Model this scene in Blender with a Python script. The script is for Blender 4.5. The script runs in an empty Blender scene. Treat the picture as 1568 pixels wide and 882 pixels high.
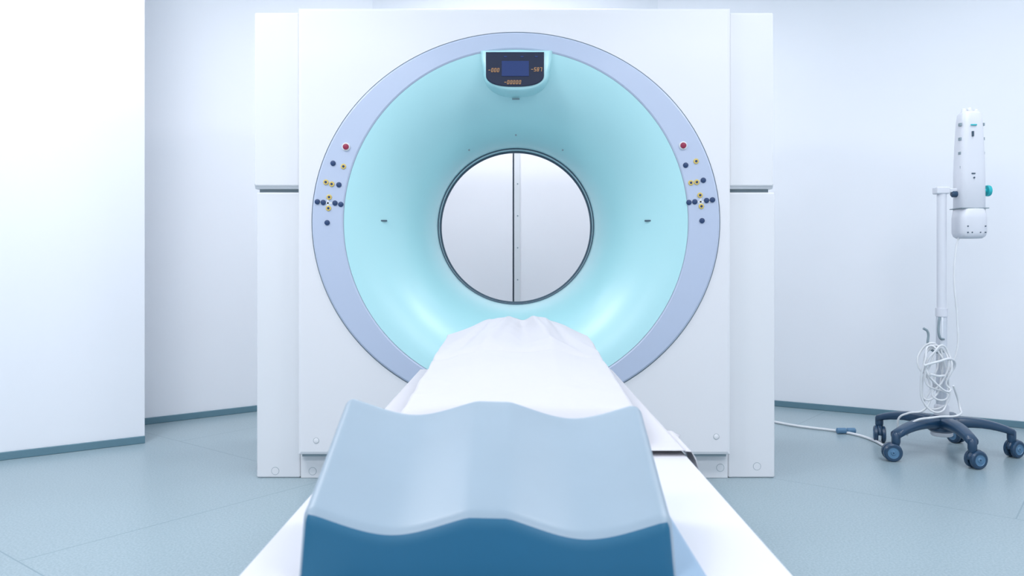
import bpy, bmesh, math, random
from mathutils import Vector, Matrix, noise
random.seed(4)
S = bpy.context.scene
S.view_settings.view_transform = 'Standard'
S.view_settings.look = 'None'
S.view_settings.exposure = 0.06
S.view_settings.gamma = 1.0
COL = S.collection

# ------------------------------------------------------------------ materials
def mat(name, color, rough=0.5, metal=0.0, coat=0.0, bump=0.0, bscale=60, var=0.0, vscale=3, emit=None, estr=1.0, spec=0.5, sheen=0.0, coatr=0.15):
    m = bpy.data.materials.new(name); m.use_nodes = True
    nt = m.node_tree; b = nt.nodes['Principled BSDF']
    b.inputs['Base Color'].default_value = (*color, 1)
    b.inputs['Roughness'].default_value = rough
    b.inputs['Metallic'].default_value = metal
    b.inputs['Coat Weight'].default_value = coat
    b.inputs['Coat Roughness'].default_value = coatr
    b.inputs['Specular IOR Level'].default_value = spec
    b.inputs['Sheen Weight'].default_value = sheen
    tc = nt.nodes.new('ShaderNodeTexCoord')
    if var > 0:
        n = nt.nodes.new('ShaderNodeTexNoise'); n.inputs['Scale'].default_value = vscale
        n.inputs['Detail'].default_value = 4
        nt.links.new(tc.outputs['Object'], n.inputs['Vector'])
        mx = nt.nodes.new('ShaderNodeMix'); mx.data_type = 'RGBA'
        mx.inputs[6].default_value = (*[c*(1-var) for c in color], 1)
        mx.inputs[7].default_value = (*[min(1, c*(1+var)) for c in color], 1)
        nt.links.new(n.outputs['Fac'], mx.inputs[0])
        nt.links.new(mx.outputs[2], b.inputs['Base Color'])
    if bump > 0:
        n2 = nt.nodes.new('ShaderNodeTexNoise'); n2.inputs['Scale'].default_value = bscale
        n2.inputs['Detail'].default_value = 3
        nt.links.new(tc.outputs['Object'], n2.inputs['Vector'])
        bp = nt.nodes.new('ShaderNodeBump'); bp.inputs['Strength'].default_value = bump
        bp.inputs['Distance'].default_value = 0.01
        nt.links.new(n2.outputs['Fac'], bp.inputs['Height'])
        nt.links.new(bp.outputs['Normal'], b.inputs['Normal'])
    if emit:
        b.inputs['Emission Color'].default_value = (*emit, 1)
        b.inputs['Emission Strength'].default_value = estr
    return m

M_wall = mat('wall_paint', (0.86, 0.88, 0.93), 0.6, bump=0.04, bscale=25, var=0.02, vscale=1.5)
M_ceil = mat('ceiling_bounce_tint', (0.58, 0.73, 0.80), 0.8, var=0.02)  # unseen ceiling, teal added to tint the light bounced onto the upper walls
M_base = mat('skirting_vinyl', (0.12, 0.23, 0.29), 0.4, var=0.1, vscale=8)
M_body = mat('scanner_white_plastic', (0.77, 0.77, 0.80), 0.4, coat=0.1, var=0.01, vscale=2)
M_body2 = mat('scanner_side_plastic', (0.75, 0.76, 0.79), 0.4, coat=0.1, var=0.01, vscale=2)
M_ring = mat('control_ring_grey_blue', (0.47, 0.54, 0.69), 0.4, coat=0.1, var=0.015)
M_fun = mat('bore_cyan_plastic', (0.42, 0.73, 0.77), 0.38, coat=0.7, coatr=0.30, var=0.015, vscale=2)
M_thr = mat('throat_white', (0.55, 0.78, 0.84), 0.3, var=0.01)
M_dark = mat('gasket_dark', (0.05, 0.09, 0.13), 0.5, var=0.05)
M_gap = mat('shadow_gap_grey', (0.25, 0.32, 0.36), 0.6, var=0.05)
M_navy = mat('display_navy', (0.003, 0.010, 0.04), 0.4, coat=0.05, var=0.05)
M_lcd = mat('display_lcd', (0.005, 0.02, 0.09), 0.4, emit=(0.01, 0.04, 0.22), estr=0.3, var=0.05)
M_org = mat('led_orange', (0.45, 0.25, 0.1), 0.4, emit=(1.0, 0.55, 0.25), estr=0.14, var=0.02)
M_yel = mat('button_yellow', (0.70, 0.52, 0.14), 0.5, var=0.02)
M_blu = mat('button_blue', (0.015, 0.045, 0.13), 0.5, var=0.05)
M_red = mat('button_red', (0.28, 0.015, 0.06), 0.45, var=0.05)
M_table = mat('table_white', (0.70, 0.69, 0.735), 0.4, coat=0.1, var=0.01)
M_cradle = mat('cradle_blue_grey', (0.30, 0.43, 0.58), 0.4, var=0.02)
M_sheet = mat('sheet_cotton', (0.60, 0.59, 0.63), 0.9, bump=0.05, bscale=180, var=0.01)
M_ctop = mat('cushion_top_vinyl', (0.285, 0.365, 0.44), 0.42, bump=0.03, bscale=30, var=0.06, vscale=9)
M_cshade = mat('cushion_shaded_vinyl', (0.006, 0.115, 0.22), 0.5, var=0.05, vscale=8)  # same vinyl made darker and bluer: near-face shade put into the colour
M_stand = mat('stand_white', (0.70, 0.72, 0.78), 0.4, var=0.02)
M_steel = mat('pole_metal', (0.60, 0.64, 0.70), 0.3, metal=0.3, var=0.02)
M_navyp = mat('stand_base_navy', (0.012, 0.05, 0.11), 0.35, coat=0.3, var=0.05)
M_hub = mat('caster_hub', (0.10, 0.22, 0.36), 0.4, var=0.05)
M_teal = mat('knob_teal', (0.02, 0.45, 0.50), 0.35, var=0.05)
M_cable = mat('cable_white', (0.75, 0.77, 0.80), 0.45, var=0.03)
M_door = mat('door_laminate', (0.87, 0.86, 0.90), 0.5, var=0.02)
M_lamp = mat('lamp_diffuser', (0.9, 0.9, 0.9), 0.5, emit=(0.97, 0.97, 1.0), estr=4.0, var=0.01)
M_cap = mat('foot_cap', (0.72, 0.74, 0.77), 0.4, var=0.02)

def floor_mat():
    m = bpy.data.materials.new('floor_vinyl'); m.use_nodes = True
    nt = m.node_tree; b = nt.nodes['Principled BSDF']; L = nt.links
    tc = nt.nodes.new('ShaderNodeTexCoord')
    n = nt.nodes.new('ShaderNodeTexNoise'); n.inputs['Scale'].default_value = 130; n.inputs['Detail'].default_value = 2
    L.new(tc.outputs['Object'], n.inputs['Vector'])
    r = nt.nodes.new('ShaderNodeValToRGB')
    r.color_ramp.elements[0].position = 0.35; r.color_ramp.elements[0].color = (0.30, 0.405, 0.455, 1)
    r.color_ramp.elements[1].position = 0.65; r.color_ramp.elements[1].color = (0.39, 0.495, 0.545, 1)
    L.new(n.outputs['Fac'], r.inputs['Fac'])
    n2 = nt.nodes.new('ShaderNodeTexNoise'); n2.inputs['Scale'].default_value = 0.9
    L.new(tc.outputs['Object'], n2.inputs['Vector'])
    mx = nt.nodes.new('ShaderNodeMix'); mx.data_type = 'RGBA'; mx.blend_type = 'MULTIPLY'
    mx.inputs[0].default_value = 0.25
    L.new(r.outputs['Color'], mx.inputs[6]); L.new(n2.outputs['Fac'], mx.inputs[7])
    mp = nt.nodes.new('ShaderNodeMapping'); mp.inputs['Rotation'].default_value = (0, 0, math.radians(38))
    mp.inputs['Location'].default_value = (0.35, 0.2, 0)
    L.new(tc.outputs['Object'], mp.inputs['Vector'])
    br = nt.nodes.new('ShaderNodeTexBrick'); br.offset = 0.5
    br.inputs['Scale'].default_value = 1.0; br.inputs['Brick Width'].default_value = 2.4
    br.inputs['Row Height'].default_value = 1.2; br.inputs['Mortar Size'].default_value = 0.003
    br.inputs['Mortar Smooth'].default_value = 0.2
    L.new(mp.outputs['Vector'], br.inputs['Vector'])
    mx2 = nt.nodes.new('ShaderNodeMix'); mx2.data_type = 'RGBA'
    L.new(br.outputs['Fac'], mx2.inputs[0]); L.new(mx.outputs[2], mx2.inputs[6])
    mx2.inputs[7].default_value = (0.20, 0.29, 0.34, 1)
    L.new(mx2.outputs[2], b.inputs['Base Color'])
    b.inputs['Roughness'].default_value = 0.30
    return m
M_floor = floor_mat()

# ------------------------------------------------------------------ helpers
def empty(name, loc=(0, 0, 0)):
    e = bpy.data.objects.new(name, None); e.location = loc; e.empty_display_size = 0.1
    COL.objects.link(e); return e

def obj(name, verts, faces, m, parent=None, smooth=False, bevel=0.0, seg=3, recalc=True, angle=40):
    me = bpy.data.meshes.new(name); me.from_pydata([tuple(v) for v in verts], [], faces)
    if recalc:
        bm = bmesh.new(); bm.from_mesh(me)
        bmesh.ops.recalc_face_normals(bm, faces=bm.faces); bm.to_mesh(me); bm.free()
    ms = m if isinstance(m, (list, tuple)) else [m]
    for x in ms: me.materials.append(x)
    if smooth:
        for p in me.polygons: p.use_smooth = True
    o = bpy.data.objects.new(name, me); COL.objects.link(o)
    if bevel:
        b = o.modifiers.new('bev', 'BEVEL'); b.width = bevel; b.segments = seg; b.limit_method = 'ANGLE'
        b.angle_limit = math.radians(angle); b.harden_normals = False
        for p in me.polygons: p.use_smooth = True
        w = o.modifiers.new('wn', 'WEIGHTED_NORMAL'); w.keep_sharp = True
    if parent: 
        o.parent = parent; o.matrix_parent_inverse = Matrix.Translation(-Vector(parent.location))
    return o

def box(name, x0, x1, y0, y1, z0, z1, m, parent=None, bevel=0.0, seg=3):
    v = [(x, y, z) for x in (x0, x1) for y in (y0, y1) for z in (z0, z1)]
    f = [(0,1,3,2),(4,6,7,5),(0,4,5,1),(2,3,7,6),(0,2,6,4),(1,5,7,3)]
    return obj(name, v, f, m, parent, bevel=bevel, seg=seg)

def loft(name, rings, m, parent=None, smooth=True, closed=True, capa=False, capb=False, matidx=None, sub=0, bevel=0):
    n = len(rings[0]); v = [p for r in rings for p in r]; f = []; mi = []
    for i in range(len(rings)-1):
        for j in range(n if closed else n-1):
            k = (j+1) % n
            f.append((i*n+j, i*n+k, (i+1)*n+k, (i+1)*n+j)); mi.append(matidx[i] if matidx else 0)
    if capa: f.append(tuple(range(n))); mi.append(0)
    if capb: f.append(tuple((len(rings)-1)*n+j for j in range(n))); mi.append(0)
    o = obj(name, v, f, m, parent, smooth=smooth, bevel=bevel)
    if matidx:
        for p, i in zip(o.data.polygons, mi): p.material_index = i
    if sub:
        s = o.modifiers.new('s', 'SUBSURF'); s.levels = sub; s.render_levels = sub
    return o

def lathe(name, prof, m, parent=None, origin=(0,0,0), axis='Z', n=48, smooth=True, matidx=None, capa=True, capb=True):
    rings = []
    for r, h in prof:
        ring = []
        for i in range(n):
            a = 2*math.pi*i/n; c, s = r*math.cos(a), r*math.sin(a)
            p = {'Z': (c, s, h), 'Y': (c, h, s), 'X': (h, c, s)}[axis]
            ring.append((p[0]+origin[0], p[1]+origin[1], p[2]+origin[2]))
        rings.append(ring)
    o = loft(name, rings, m, parent, smooth=smooth, capa=capa, capb=capb, matidx=matidx)
    md = o.modifiers.new('es', 'EDGE_SPLIT'); md.split_angle = math.radians(40)
    return o

def tube(name, pts, r, m, parent=None, cyclic=False):
    cu = bpy.data.curves.new(name, 'CURVE'); cu.dimensions = '3D'
    sp = cu.splines.new('BEZIER'); sp.bezier_points.add(len(pts)-1)
    for b, p in zip(sp.bezier_points, pts):
        b.co = p; b.handle_left_type = b.handle_right_type = 'AUTO'
    sp.use_cyclic_u = cyclic
    cu.bevel_depth = r; cu.bevel_resolution = 3; cu.resolution_u = 8; cu.use_fill_caps = True
    cu.materials.append(m)
    o = bpy.data.objects.new(name, cu); COL.objects.link(o)
    if parent:
        o.parent = parent; o.matrix_parent_inverse = Matrix.Translation(-Vector(parent.location))
    return o

# ------------------------------------------------------------------ room
box('floor', -4.2, 4.2, -3, 6.2, -0.05, 0, M_floor)
box('ceiling', -4.2, 4.2, -3, 6.2, 3.0, 3.05, M_ceil)

def wall(name, a, b, th=0.12, z0=0, z1=3.0, m=M_wall, base=True):
    a = Vector((a[0], a[1], 0)); b = Vector((b[0], b[1], 0)); d = (b-a).normalized()
    nrm = Vector((-d.y, d.x, 0))
    mid = (a+b)/2
    if nrm.dot(mid) < 0: nrm = -nrm     # away from the room centre
    def prism(nm, off0, off1, zz0, zz1, mm, bev=0, ext=0):
        pa, pb = a-d*ext, b+d*ext
        q = [pa+nrm*off0, pb+nrm*off0, pb+nrm*off1, pa+nrm*off1]
        v = [(p.x, p.y, zz0) for p in q]+[(p.x, p.y, zz1) for p in q]
        return obj(nm, v, [(0,1,2,3),(4,5,6,7),(0,1,5,4),(1,2,6,5),(2,3,7,6),(3,0,4,7)], mm, bevel=bev)
    prism(name, 0, th, z0, z1, m)
    if base:
        prism('baseboard_'+name.replace('wall_', ''), -0.012, 0.0, 0, 0.038, M_base, bev=0.003)
wall('wall_back_left', (-3.05, 3.85), (-1.0, 5.55))
wall('wall_back', (-1.0, 5.55), (1.0, 5.62))
wall('wall_back_right', (1.0, 5.62), (3.35, 4.22))
wall('wall_right', (3.35, 4.22), (4.1, -3))
wall('wall_left', (-4.1, 2.55), (-4.1, -3))
wall('wall_partition', (-4.1, 2.565), (-1.925, 4.13), th=0.16)

# door seen through the bore
door = empty('door_1', (0, 5.53, 0))
box('leaf_left', -0.95, -0.022, 5.50, 5.54, 0.01, 2.15, M_door, door, 0.003)
box('leaf_right', 0.018, 0.95, 5.50, 5.54, 0.01, 2.15, M_door, door, 0.003)
box('seam', -0.022, -0.010, 5.52, 5.54, 0.01, 2.15, M_dark, door)
box('astragal', -0.012, 0.028, 5.485, 5.52, 0.01, 2.15, M_cap, door, 0.003)
for i in range(6):
    lathe('screw', [(0.005, 0), (0.004, -0.003)], M_gap, door, (0.012, 5.485, 0.6+i*0.22), 'Y', 12)
box('frame_top', -1.0, 0.98, 5.49, 5.545, 2.15, 2.21, M_cap, door, 0.004)
box('frame_l', -1.0, -0.95, 5.49, 5.545, 0.0, 2.15, M_cap, door, 0.004)
box('frame_r', 0.95, 0.98, 5.49, 5.545, 0.0, 2.15, M_cap, door, 0.004)

# ------------------------------------------------------------------ CT scanner
ct = empty('ct_scanner', (0, 3.8, 0))
CZ = 1.106; YF = 3.39; YB = 4.30
X0, X1, Z0, Z1 = -0.928, 0.914, 0.114, 2.017
angs = [2*math.pi*i/160 for i in range(160)]
for cx, cz in ((X0, Z0), (X0, Z1), (X1, Z0), (X1, Z1)):
    angs.append(math.atan2(cz-CZ, cx) % (2*math.pi))
angs = sorted(set(round(a, 6) for a in angs))
def rect_ring(y, ins=0.0):
    out = []
    x0, x1, z0, z1 = X0+ins, X1-ins, Z0+ins, Z1-ins
    for a in angs:
        c, s = math.cos(a), math.sin(a); t = 1e9
        if c > 1e-9: t = min(t, X1/c)
        if c < -1e-9: t = min(t, X0/c)
        if s > 1e-9: t = min(t, (Z1-CZ)/s)
        if s < -1e-9: t = min(t, (Z0-CZ)/s)
        out.append((max(x0, min(x1, c*t)), y, max(z0, min(z1, CZ+s*t))))
    return out
def ell(a_, b_, y, cz=CZ):
    return [(a_*math.cos(a), y, cz+b_*math.sin(a)) for a in angs]
A, B = 0.864, 0.803
body = loft('front_cover', [ell(0.60, 0.60, YB), rect_ring(YB), rect_ring(YF+0.012), rect_ring(YF+0.004, 0.004), rect_ring(YF, 0.014),
     ell(A+0.006, B+0.006, YF), ell(A+0.006, B+0.006, YF+0.02)], M_body, ct, smooth=False)
loft('ring_gasket', [ell(A+0.006, B+0.006, YF+0.004), ell(A-0.001, B-0.001, YF+0.004)], M_gap, ct)
RI = 0.728
ringo = loft('control_ring', [ell(A+0.001, B+0.001, YF+0.015), ell(A+0.001, B+0.001, YF-0.006), ell(A-0.006, B-0.006, YF-0.012), ell(RI+0.01, RI+0.01, YF-0.014), ell(RI+0.003, RI+0.003, YF-0.010), ell(RI+0.003, RI+0.003, YF+0.01)], M_ring, ct, smooth=False)
RT = 0.37; YT = 3.79
def prof(t):
    a = math.radians(10+76*t)
    s0, s1 = math.sin(math.radians(10)), math.sin(math.radians(86))
    c0, c1 = math.cos(math.radians(10)), math.cos(math.radians(86))
    r = RI+0.002-(RI-RT)*(math.sin(a)-s0)/(s1-s0)
    y = YF-0.012+(YT-YF+0.012)*(c0-math.cos(a))/(c0-c1)
    return r, y
def y_at(r):
    lo, hi = 0, 1
    for _ in range(40):
        m_ = (lo+hi)/2
        if prof(m_)[0] > r: lo = m_
        else: hi = m_
    return prof(lo)[1]
NS = 40
rings = [ell(*( [prof(i/NS)[0]]*2 + [prof(i/NS)[1]] )) for i in range(NS+1)]
loft('bore_funnel', rings, M_fun, ct)
thr = [(0.3735, YT-0.004), (0.367, YT), (0.367, YT+0.008), (0.3705, YT+0.009), (0.3705, YT+0.085), (0.362, YT+0.087), (0.362, YT+0.10), (0.40, YT+0.12), (0.60, YB)]
loft('bore_throat', [ell(r, r, y) for r, y in thr], [M_fun, M_dark, M_thr], ct, smooth=False, matidx=[1, 1, 1, 2, 1, 1, 0, 0])

# side covers
for side, (a, b) in (('l', (-1.128, -0.934)), ('r', (0.920, 1.111))):
    box('side_cover_upper_'+side, a, b, 3.435, YB-0.02, 1.262, 2.012, M_body2, ct, 0.008)
    box('side_cover_lower_'+side, a+0.004 if a < 0 else a, b if a < 0 else b+0.012, 3.452, YB-0.03, 0.0, 1.238, M_body2, ct, 0.008)
    box('side_gap_'+side, a+0.012, b-0.012, 3.47, YB-0.05, 1.23, 1.27, M_gap, ct)
for a, b in ((-1.128, -0.934), (0.920, 1.111)):
    obj('cover_lip', [(a, 3.435, 1.272), (b, 3.435, 1.272), (b, 3.45, 1.252), (a, 3.45, 1.252), (a, 3.6, 1.272), (b, 3.6, 1.272), (b, 3.6, 1.252), (a, 3.6, 1.252)],
        [(0,1,2,3),(4,5,6,7),(0,1,5,4),(1,2,6,5),(2,3,7,6),(3,0,4,7)], M_body2, ct)
box('plinth', -0.932, 0.918, 3.448, YB-0.06, 0.0, 0.13, M_body2, ct, 0.003)
box('plinth_shade_strip', -0.915, 0.90, 3.41, 3.45, 0.103, 0.114, M_gap, ct)  # grey strip painted in for the shade under the front cover
for x, z, y in ((-1.043, 0.03, 3.452), (-0.88, 0.03, 3.448), (0.885, 0.045, 3.448), (1.045, 0.05, 3.452)):
    lathe('foot_cap_rim', [(0.017, 0.002), (0.017, -0.0005)], M_gap, ct, (x, y, z), 'Y', 24)
    lathe('foot_cap', [(0.0155, 0.002), (0.0155, -0.001)], M_body2, ct, (x, y, z), 'Y', 24)
for x, z in ((-0.85, 0.175), (0.853, 0.192)):
    lathe('cover_stud_rim', [(0.0125, 0.002), (0.0125, -0.0005)], M_gap, ct, (x, YF, z), 'Y', 24)
    lathe('cover_stud', [(0.011, 0.002), (0.011, -0.002), (0.009, -0.003)], M_body, ct, (x, YF, z), 'Y', 24)

YR = YF-0.0125
def button(x, z, kind):
    if kind == 'r':
        lathe('button_collar', [(0.0175, 0.004), (0.0175, -0.005), (0.014, -0.006)], M_cap, ct, (x, YR, z), 'Y', 24)
        lathe('button_red', [(0.0125, 0), (0.0125, -0.010), (0.008, -0.012)], M_red, ct, (x, YR, z), 'Y', 24)
    elif kind == 'y':
        lathe('button_yellow', [(0.0115, 0.002), (0.0115, -0.003), (0.010, -0.005), (0.0055, -0.005), (0.0055, -0.004)], [M_yel], ct, (x, YR, z), 'Y', 24)
        lathe('button_core', [(0.0052, 0.0), (0.0052, -0.006)], M_blu, ct, (x, YR, z), 'Y', 16)
    else:
        lathe('button_blue', [(0.0112, 0.002), (0.0112, -0.004), (0.008, -0.006)], M_blu, ct, (x, YR, z), 'Y', 24)
lb = [(530,225,'r'),(510,250,'b'),(526,255,'y'),(499,279,'y'),(508,282,'y'),(519,283,'b'),(504,302,'y'),(486,309,'b'),(495,310,'b'),(513,311,'b'),(522,313,'b'),(503,319,'y'),(501,341,'b')]
rb = [(1046,223,'r'),(1050,253,'b'),(1066,247,'y'),(1058,280,'y'),(1067,279,'y'),(1077,276,'b'),(1072,299,'y'),(1055,310,'b'),(1064,309,'b'),(1082,307,'b'),(1091,306,'b'),(1074,316,'y'),(1075,338,'b')]
for u, w, k in lb+rb:      # measured on the front-cover plane, 361.3 units per metre
    button((u-790)/361.3, 0.925+(405-w)/361.3, k)
for u, w in ((502, 311), (1073, 309)):
    x, z = (u-790)/361.3, 0.925+(405-w)/361.3
    box('button_cross', x-0.04, x+0.04, YR-0.001, YR+0.002, z-0.0035, z+0.0035, M_cap, ct)
    box('button_cross_v', x-0.0035, x+0.0035, YR-0.001, YR+0.002, z-0.03, z+0.03, M_cap, ct)

ys = y_at(0.57)
for sx in (-1, 1):
    box('laser_slot', sx*0.57-0.0125, sx*0.57+0.0125, ys-0.008, ys+0.02, 1.111, 1.117, M_dark, ct, 0.001)
for ang, r in ((90, 0.41), (58, 0.405), (122, 0.405)):
    x, z = r*math.cos(math.radians(ang)), CZ+r*math.sin(math.radians(ang))
    lathe('bore_mark', [(0.004, 0.01), (0.004, -0.005)], M_gap, ct, (x, y_at(r), z), 'Y', 12)

# display housing
def outline(w_top, z_top, w_mid, z_mid, z_bot, y, cx=0.0, n=24):
    pts = [(cx+w_top, y, z_top)]
    for i in range(n+1):
        a = math.pi*i/n
        pts.append((cx+w_mid*math.copysign(abs(math.cos(a))**0.75, math.cos(a)), y, z_mid-(z_mid-z_bot)*math.sin(a)**0.9))
    pts.append((cx-w_top, y, z_top))
    return pts
hs = [outline(0.185, 1.838, 0.160, 1.77, 1.650, 3.47, -0.0), outline(0.158, 1.833, 0.138, 1.745, 1.656, 3.385), outline(0.146, 1.829, 0.129, 1.735, 1.662, 3.366), outline(0.136, 1.824, 0.122, 1.728, 1.669, 3.362)]
hx = []
for r_ in hs: hx.append([(x+0.002, y, z) for x, y, z in r_])
loft('display_housing', hx, M_fun, ct, smooth=True, capb=True)
dsp = [outline(0.1225, 1.820, 0.1225, 1.722, 1.675, 3.363, -0.004), outline(0.1225, 1.820, 0.1225, 1.722, 1.675, 3.357, -0.004), outline(0.119, 1.817, 0.119, 1.724, 1.678, 3.355, -0.004)]
loft('display_panel', dsp, M_navy, ct, smooth=False, capb=True)
box('display_lcd', -0.060, 0.055, 3.352, 3.356, 1.718, 1.782, M_lcd, ct, 0.001)
SEG = {'0':'abcdef','3':'abgcd','5':'afgcd','8':'abcdefg','7':'abc','-':'g'}
def digits(txt, x, z, h):
    w = h*0.5; t = h*0.13; V = []; F = []
    for ch in txt:
        for s in SEG[ch]:
            q = {'a':(x,x+w,z+h-t,z+h),'g':(x,x+w,z+h/2-t/2,z+h/2+t/2),'d':(x,x+w,z,z+t),
                 'f':(x,x+t,z+h/2,z+h),'e':(x,x+t,z,z+h/2),'b':(x+w-t,x+w,z+h/2,z+h),'c':(x+w-t,x+w,z,z+h/2)}[s]
            k = len(V); sk = 0.15
            for (xx, zz) in ((q[0],q[2]),(q[1],q[2]),(q[1],q[3]),(q[0],q[3])):
                V.append((xx+(zz-z)*sk, 3.3535, zz))
            F.append((k,k+1,k+2,k+3))
        x += w*1.45
    obj('display_digits', V, F, M_org, ct)
digits('-000', -0.117, 1.735, 0.017)
digits('-587', 0.063, 1.738, 0.017)
digits('-00000', -0.050, 1.684, 0.017)
for x in (-0.05, 0.02, 0.08):
    box('display_icon', x, x+0.012, 3.353, 3.356, 1.798, 1.803, M_lcd, ct)
box('housing_label', -0.016, 0.016, y_at(0.54)-0.006, y_at(0.54)+0.02, 1.642, 1.646, M_gap, ct)

# ------------------------------------------------------------------ patient table
tb = empty('patient_table', (0, 1.8, 0))
sec = [(-0.30,0.0),(-0.30,0.10),(-0.33,0.40),(-0.349,0.50),(-0.35,0.53),(-0.342,0.54),(0.342,0.54),(0.35,0.53),(0.349,0.50),(0.33,0.40),(0.30,0.10),(0.30,0.0)]
loft('table_body', [[(x, y, z) for x, z in sec] for y in (0.30, 2.92)], M_table, tb, smooth=False, capa=True, capb=True)
cs = [(-0.218,0.5395),(-0.218,0.546),(-0.214,0.5485),(0.228,0.5485),(0.232,0.546),(0.232,0.5395)]
loft('cradle', [[(x, y, z) for x, z in cs] for y in (0.35, 2.88)], M_cradle, tb, smooth=False, capa=True, capb=True)

def sst(a, b, x):
    t = max(0, min(1, (x-a)/(b-a))); return t*t*(3-2*t)
def gs(d, w): return math.exp(-(d/w)**2)
def zsheet(x, y):
    t = max(0, min(1, (y-1.3)/1.5))
    zs = 0.592+0.081*t
    zc = 0.592+0.143*t**1.15
    ax = abs(x-0.006); hw = 0.247
    if ax < 0.10: top = zc
    elif ax < hw: top = zc+(zs-zc)*(ax-0.10)/(hw-0.10)
    else: top = zs
    fall = sst(hw, hw+0.022, ax)
    top = 0.552+(top-0.552)*sst(1.60, 1.70, y)
    z = top*(1-fall)+0.5505*fall
    fy = sst(2.15, 2.6, y); u = 2.82-y
    f = -0.020*gs(x-0.025, 0.022+0.05*u) + 0.010*gs(x-0.060-0.12*u, 0.012+0.02*u) + 0.010*gs(x+0.025+0.14*u, 0.012+0.02*u) - 0.010*gs(x+0.085+0.22*u, 0.018+0.02*u) - 0.008*gs(x-0.12-0.15*u, 0.015+0.02*u)
    z += f*fy*(1-fall)*(1-0.5*sst(0.06, 0.0, u))
    wr = noise.noise(Vector((x*9+y*3, y*5-x*2, 2.0)))
    z += (0.006*wr + 0.005*(1-abs(noise.noise(Vector((x*5-y*2, y*6+x*4, 9.0))))*3))*(1-fall)*0.8
    z -= 0.010*gs(y-2.30-0.10*abs(x), 0.022)*(1-fall)
    return max(z, 0.5500)
V = []; F = []; nx, ny = 130, 130
SY0, SY1 = 1.60, 2.82
for j in range(ny+1):
    y = SY0+(SY1-SY0)*j/ny
    for i in range(nx+1):
        x = -0.340+0.680*i/nx
        V.append((x, y, zsheet(x, y)))
for j in range(ny):
    for i in range(nx):
        a = j*(nx+1)+i; F.append((a, a+1, a+nx+2, a+nx+1))
base = len(V)
for r_, (dy, k) in enumerate(((0.012, 0.6), (0.02, 0.0))):
    for i in range(nx+1):
        x = -0.340+0.680*i/nx
        z = zsheet(x, SY1); V.append((x, SY1+dy, 0.550+(z-0.550)*k))
for i in range(nx):
    a = ny*(nx+1)+i
    F.append((a, a+1, base+i+1, base+i)); F.append((base+i, base+i+1, base+nx+2+i, base+nx+1+i))
# small sheet corner folded over the right edge of the table
fb = len(V); fn = 14
for j in range(fn+1):
    y = 1.60+0.20*j/fn; q = math.sin(math.pi*min(1, (j/fn)*0.5+0.5))
    w = 0.045*q
    V.append((0.340, y, 0.5502)); V.append((0.353, y, 0.549))
    V.append((0.362+0.004*math.sin(j), y, 0.541-0.2*w)); V.append((0.366+0.006*math.sin(j*0.9+1), y-0.01*q, 0.540-w))
for j in range(fn):
    for k in range(3):
        a = fb+j*4+k; F.append((a, a+1, a+5, a+4))
sh = obj('bed_sheet', V, F, M_sheet, None, smooth=True)
so = sh.modifiers.new('th', 'SOLIDIFY'); so.thickness = 0.001; so.offset = 1

# ------------------------------------------------------------------ leg support cushion
def wave(u):     # narrow flat ridge, two broad leg troughs, raised sides
    a = abs(u)
    if a < 0.11: return 1.0
    if a < 0.53:
        f = (a-0.11)/0.42; s = 1-f
        return -1+2*(0.55*s**2+0.45*s*s*(3-2*s))
    f = (a-0.53)/0.47
    return -1+2.25*(0.6*f**1.8+0.4*f*f*(3-2*f))
def cush_top(u, v):
    base = 0.610+(0.711-0.610)*v
    return base+0.0115*wave(u)-0.005*u
V = []; F = []; MI = []
US = [-1.0]+[-0.905+1.81*i/56 for i in range(57)]+[1.0]
VS = [0.0]+[0.085+0.83*i/14 for i in range(15)]+[1.0]
nx, ny = len(US)-1, len(VS)-1
CW = 0.2235; CX = -0.034; YN, YFc = 0.958, 1.215; ZB = 0.5492
def addrow(pts):
    k = len(V); V.extend(pts); return k
tops = []
rb0 = addrow([(CX+(CW+0.005)*u, YN-0.008, ZB) for u in US])
for v in VS:
    tops.append(addrow([(CX+CW*u, YN+(YFc-YN)*v, cush_top(u, v)) for u in US]))
rb1 = addrow([(CX+CW*u, YFc, ZB) for u in US])
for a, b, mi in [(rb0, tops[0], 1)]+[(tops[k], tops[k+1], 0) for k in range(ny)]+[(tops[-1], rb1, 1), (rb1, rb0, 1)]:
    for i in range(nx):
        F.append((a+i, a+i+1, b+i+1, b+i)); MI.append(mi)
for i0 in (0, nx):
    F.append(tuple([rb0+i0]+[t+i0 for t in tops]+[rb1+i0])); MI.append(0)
cu = obj('leg_support_cushion', V, F, [M_ctop, M_cshade], None, smooth=True, recalc=True)
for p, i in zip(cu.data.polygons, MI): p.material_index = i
me = cu.data
bw = me.attributes.new('bevel_weight_edge', 'FLOAT', 'EDGE')
ef = {}
for p in me.polygons:
    for ek in p.edge_keys: ef.setdefault(ek, []).append(p.index)
for e in me.edges:
    ks = ef.get(tuple(sorted(e.vertices)), [])
    zz = [me.vertices[i].co.z for i in e.vertices]
    if len(ks) == 2 and me.polygons[ks[0]].normal.angle(me.polygons[ks[1]].normal) > math.radians(40):
        bw.data[e.index].value = 1.0 if max(zz) > ZB+0.01 else 0.2
bv = cu.modifiers.new('b', 'BEVEL'); bv.width = 0.017; bv.segments = 8; bv.limit_method = 'WEIGHT'
wn = cu.modifiers.new('wn', 'WEIGHTED_NORMAL')

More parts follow.
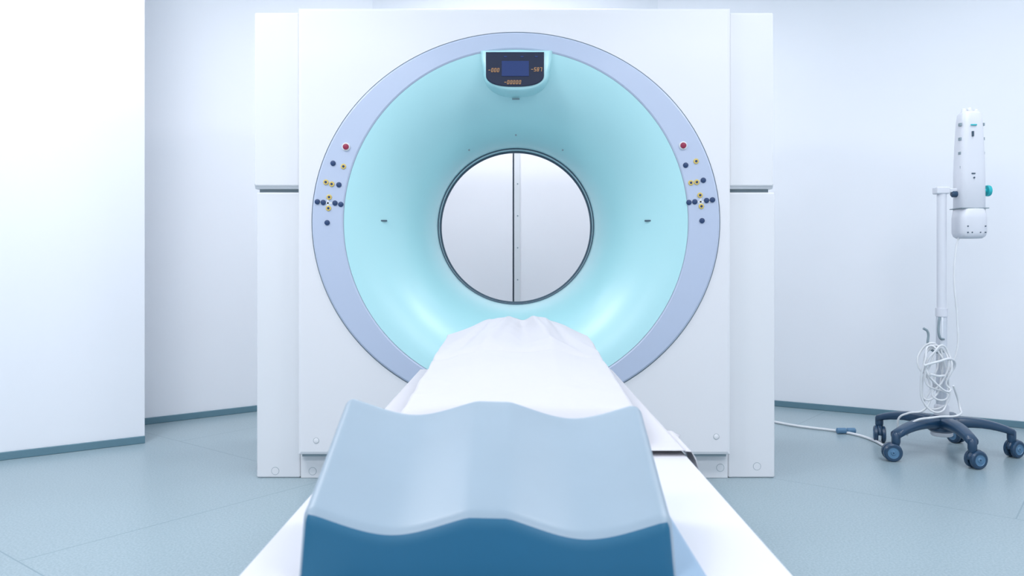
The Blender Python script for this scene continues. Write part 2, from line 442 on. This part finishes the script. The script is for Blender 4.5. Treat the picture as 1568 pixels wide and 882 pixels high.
# ------------------------------------------------------------------ contrast injector stand
HX, HY = 2.09, 3.91
st = empty('contrast_injector_stand', (HX, HY, 0))
lathe('hub', [(0.05, 0.105), (0.065, 0.115), (0.07, 0.15), (0.055, 0.175), (0.03, 0.19)], M_navyp, st, (HX, HY, 0), 'Z', 40)
lathe('hub_counterweight', [(0.045, 0.085), (0.05, 0.09), (0.05, 0.107)], M_stand, st, (HX, HY, 0), 'Z', 32)
lathe('pole_lower', [(0.025, 0.18), (0.025, 0.70), (0.022, 0.705)], M_steel, st, (HX, HY, 0), 'Z', 24)
lathe('pole_collar', [(0.028, 0.67), (0.028, 0.71)], M_stand, st, (HX, HY, 0), 'Z', 24)
lathe('pole_upper', [(0.0215, 0.70), (0.0215, 1.285)], M_stand, st, (HX, HY, 0), 'Z', 24)
lathe('pole_base_collar', [(0.034, 0.185), (0.034, 0.23), (0.027, 0.24)], M_stand, st, (HX, HY, 0), 'Z', 24)
box('pole_top_block', HX-0.035, HX+0.03, HY-0.025, HY+0.025, 1.27, 1.305, M_stand, st, 0.006)
box('pole_arm', HX+0.0, HX+0.10, HY-0.012, HY+0.012, 1.278, 1.298, M_stand, st, 0.004)
LEGA = [208, 266, 342, 52, 126]
for i in range(5):
    a = math.radians(LEGA[i]); d = Vector((math.cos(a), math.sin(a), 0)); n = Vector((-d.y, d.x, 0))
    LR = [0.34, 0.30, 0.30, 0.31, 0.32][i]
    rings = []
    for k in range(9):
        t = k/8; r = 0.03+(LR-0.025)*t
        w = 0.038-0.013*t; h = 0.028-0.011*t; zc = 0.150+0.018*math.sin(t*2.2)-0.042*t**2
        rings.append([tuple(Vector((HX, HY, zc))+d*r+n*(w*math.copysign(abs(math.cos(q))**0.6, math.cos(q)))+Vector((0, 0, h*math.copysign(abs(math.sin(q))**0.6, math.sin(q))))) for q in [2*math.pi*m_/16 for m_ in range(16)]])
    loft('leg_%d' % (i+1), rings, M_navyp, st, capa=True, capb=True)
    c = Vector((HX, HY, 0))+d*LR
    lathe('caster_stem_%d' % (i+1), [(0.016, 0.075), (0.02, 0.09), (0.02, 0.125), (0.012, 0.135)], M_navyp, st, (c.x, c.y, 0), 'Z', 20)
    th = math.radians([-100, -80, -70, 200, 160][i]); ax = Vector((math.cos(th), math.sin(th), 0)); fw = Vector((-ax.y, ax.x, 0))
    if i == 0: fw = -fw
    wc = c+fw*0.018; R = 0.042
    for sgn in (-1, 1):
        prof_w = [(0.012, 0.008), (R-0.006, 0.008), (R, 0.012), (R, 0.024), (R-0.006, 0.029), (0.026, 0.029), (0.024, 0.026), (0.012, 0.026), (0.009, 0.030), (0.004, 0.030)]
        rr = []
        for r_, h_ in prof_w:
            rr.append([tuple(wc+Vector((0, 0, R))+ax*(sgn*h_)+fw*(r_*math.cos(q))+Vector((0, 0, r_*math.sin(q)))) for q in [2*math.pi*m_/32 for m_ in range(32)]])
        loft('caster_wheel_%d' % (i+1), rr, [M_navyp, M_hub], st, smooth=False, matidx=[0,0,0,0,0,1,1,1,1], capb=True)
    hv = []
    for s_ in (-0.008, 0.008):
        hv.append([tuple(wc+Vector((0, 0, R))+ax*s_+fw*(0.045*math.cos(q))+Vector((0, 0, 0.045*math.sin(q)))) for q in [math.pi*m_/8 for m_ in range(9)]])
    loft('caster_hood_%d' % (i+1), hv, M_navyp, st, capa=True, capb=True)

JX, JY = 2.222, 3.905
def rrect(hx_, hy_, z, cx=JX, cy=JY, e=0.55, n=32):
    return [(cx+hx_*math.copysign(abs(math.cos(q))**e, math.cos(q)), cy+hy_*math.copysign(abs(math.sin(q))**e, math.sin(q)), z) for q in [2*math.pi*m_/n for m_ in range(n)]]
loft('injector_head', [rrect(0.058, 0.05, 1.19), rrect(0.063, 0.056, 1.20), rrect(0.062, 0.056, 1.38), rrect(0.058, 0.052, 1.50), rrect(0.052, 0.047, 1.62), rrect(0.047, 0.042, 1.658), rrect(0.036, 0.034, 1.672), rrect(0.02, 0.02, 1.674)], M_stand, st, capa=True, capb=True)
loft('injector_joint', [rrect(0.05, 0.045, 1.052), rrect(0.062, 0.058, 1.062), rrect(0.069, 0.062, 1.08), rrect(0.069, 0.062, 1.15), rrect(0.062, 0.058, 1.195), rrect(0.05, 0.05, 1.20)], M_stand, st, capa=True, capb=True)
for dx, h in ((-0.028, 0.016), (0.0, 0.02), (0.028, 0.012)):
    lathe('syringe_port', [(0.012, 1.655), (0.012, 1.672+h*0.6), (0.008, 1.672+h)], M_stand, st, (JX+dx, JY-0.005, 0), 'Z', 20)
FY = JY-0.056
box('teal_label', JX-0.02, JX+0.008, FY+0.002, FY+0.012, 1.598, 1.604, M_teal, st)
box('grip_slot_a', JX-0.016, JX-0.008, FY-0.002, FY+0.012, 1.545, 1.57, M_dark, st, 0.001)
box('grip_slot_b', JX-0.02, JX-0.002, FY-0.003, FY+0.010, 1.362, 1.368, M_dark, st, 0.001)
lathe('screw_dot', [(0.004, 0.01), (0.004, -0.004)], M_dark, st, (JX-0.008, FY, 1.345), 'Y', 12)
box('joint_seam', JX-0.066, JX+0.066, JY-0.0555, JY+0.055, 1.196, 1.200, M_gap, st)
for z in (1.12, 1.09):
    for dx in (-0.04, -0.02, 0.02, 0.045):
        if z < 1.1 or abs(dx) > 0.03:
            lathe('vent_dot', [(0.003, 0.01), (0.003, -0.003)], M_dark, st, (JX+dx, JY-0.061, z-0.01), 'Y', 8)
for i, z in enumerate((1.60, 1.53, 1.46, 1.39)):
    for sx in (-1, 1):
        box('side_clip', JX+sx*0.056-0.004, JX+sx*0.056+0.004, JY-0.03, JY-0.01, z, z+0.014, M_gap, st, 0.001)
lathe('adjust_knob_teal', [(0.010, 0.055), (0.010, 0.075), (0.026, 0.078), (0.028, 0.085), (0.026, 0.094), (0.012, 0.097)], M_teal, st, (JX, JY-0.01, 1.285), 'X', 24)
lathe('adjust_knob_dark', [(0.016, -0.058), (0.016, -0.082), (0.010, -0.088)], M_navyp, st, (JX, JY, 1.27), 'X', 20)
tube('cable_drop', [(JX-0.05, JY, 1.06), (HX+0.06, HY-0.02, 1.0), (HX+0.045, HY-0.03, 0.85), (HX+0.06, HY-0.03, 0.66), (HX+0.055, HY-0.035, 0.50), (HX+0.01, HY-0.04, 0.40)], 0.0045, M_cable, st)
tube('cable_hook', [(HX, HY-0.02, 0.50), (HX-0.05, HY-0.035, 0.50), (HX-0.085, HY-0.04, 0.53), (HX-0.09, HY-0.04, 0.60), (HX-0.11, HY-0.04, 0.615)], 0.006, M_gap, st)
tube('cable_hook_b', [(HX, HY-0.02, 0.56), (HX-0.03, HY-0.04, 0.57), (HX-0.035, HY-0.04, 0.64), (HX-0.03, HY-0.04, 0.67)], 0.006, M_gap, st)
for k in range(6):
    w = 0.035+0.02*random.random(); h = 0.10+0.08*random.random(); cx = HX-0.10+0.05*random.random(); yy = HY-0.05-0.008*k; top = 0.55-0.03*random.random()
    pts = []
    for q in range(8):
        a = 2*math.pi*q/8+0.3*k
        pts.append((cx+w*math.cos(a)*(1+0.3*random.random())+0.05*(math.sin(a)-1)*(0.5-random.random()), yy+0.012*math.sin(3*a+k), top-h+h*math.sin(a)))
    tube('cable_loop_%d' % (k+1), pts, 0.0046, M_cable, st, True)
tube('cable_tie', [(HX-0.13, HY-0.09, 0.44), (HX-0.08, HY-0.11, 0.46), (HX+0.0, HY-0.09, 0.47), (HX+0.03, HY-0.05, 0.42), (HX-0.05, HY-0.09, 0.39), (HX-0.11, HY-0.10, 0.40)], 0.006, M_cable, st)
tube('cable_tail', [(HX-0.08, HY-0.07, 0.30), (HX-0.12, HY-0.06, 0.22), (HX-0.18, HY-0.03, 0.20), (HX-0.21, HY+0.0, 0.17), (HX-0.20, HY+0.02, 0.08), (HX-0.23, HY+0.08, 0.012)], 0.005, M_cable, st)
tube('cable_tail_b', [(HX+0.02, HY-0.07, 0.34), (HX+0.06, HY-0.05, 0.24), (HX+0.02, HY-0.12, 0.21), (HX-0.10, HY-0.13, 0.20), (HX-0.19, HY-0.10, 0.17), (HX-0.20, HY-0.06, 0.10)], 0.005, M_cable, st)

pc = empty('power_cable', (1.7, 4.4, 0))
tube('cord', [(HX-0.23, HY+0.08, 0.008), (1.86, 4.20, 0.008), (1.80, 4.35, 0.008), (1.60, 4.52, 0.008), (1.4, 4.75, 0.008), (1.15, 4.85, 0.008)], 0.007, M_cable, pc)
lathe('inline_plug', [(0.008, -0.05), (0.016, -0.045), (0.016, 0.0), (0.01, 0.004), (0.016, 0.01), (0.016, 0.05), (0.008, 0.056)], M_hub, pc, (1.80, 4.35, 0.017), 'X', 16)
fc = empty('floor_connector_box', (-1.15, 3.62, 0))
box('housing', -1.165, -1.135, 3.58, 3.68, 0.0, 0.035, M_navyp, fc, 0.004)
tube('lead', [(-1.15, 3.66, 0.02), (-1.17, 3.80, 0.012), (-1.15, 4.0, 0.008), (-1.15, 4.25, 0.008)], 0.007, M_navyp, fc)

# ------------------------------------------------------------------ ceiling luminaires
def lamp(x, y, sx, sy, power, col=(1.0, 0.975, 1.0)):
    e = empty('ceiling_light', (x, y, 2.98))
    box('frame', x-sx/2-0.03, x+sx/2+0.03, y-sy/2-0.03, y+sy/2+0.03, 2.975, 3.0, M_cap, e, 0.003)
    box('diffuser', x-sx/2, x+sx/2, y-sy/2, y+sy/2, 2.965, 2.975, M_lamp, e)
    l = bpy.data.lights.new('lamp', 'AREA'); l.shape = 'RECTANGLE'; l.size = sx; l.size_y = sy; l.energy = power; l.color = col
    o = bpy.data.objects.new('lamp', l); o.location = (0, 0, -0.025); COL.objects.link(o); o.parent = e
k = 0.70
lamp(-1.6, 1.9, 1.2, 0.6, 44*k)
lamp(1.6, 1.9, 1.2, 0.6, 34*k)
lamp(-1.5, -0.6, 1.2, 0.6, 46*k)
lamp(1.5, -0.6, 1.2, 0.6, 44*k)
lamp(-2.0, 3.1, 0.6, 0.6, 14*k)
lamp(2.3, 3.2, 0.6, 0.6, 12*k)
lamp(0.0, 4.55, 1.2, 0.6, 28*k)  # unseen lamp added behind the gantry to brighten the door

w = bpy.data.worlds.new('world'); S.world = w; w.use_nodes = True
bg = w.node_tree.nodes['Background']; bg.inputs[0].default_value = (0.83, 0.915, 1.0, 1); bg.inputs[1].default_value = 1.0

# ------------------------------------------------------------------ camera
cd = bpy.data.cameras.new('camera'); cam = bpy.data.objects.new('camera', cd); COL.objects.link(cam)
cam.location = (0, 0, 0.925); cam.rotation_euler = (math.radians(90), 0, 0)
cd.sensor_width = 36; cd.lens = 28.0; cd.shift_x = -0.0038; cd.shift_y = -0.023
cd.clip_start = 0.05
cd.dof.use_dof = True; cd.dof.focus_distance = 3.4; cd.dof.aperture_fstop = 7.0
S.camera = cam
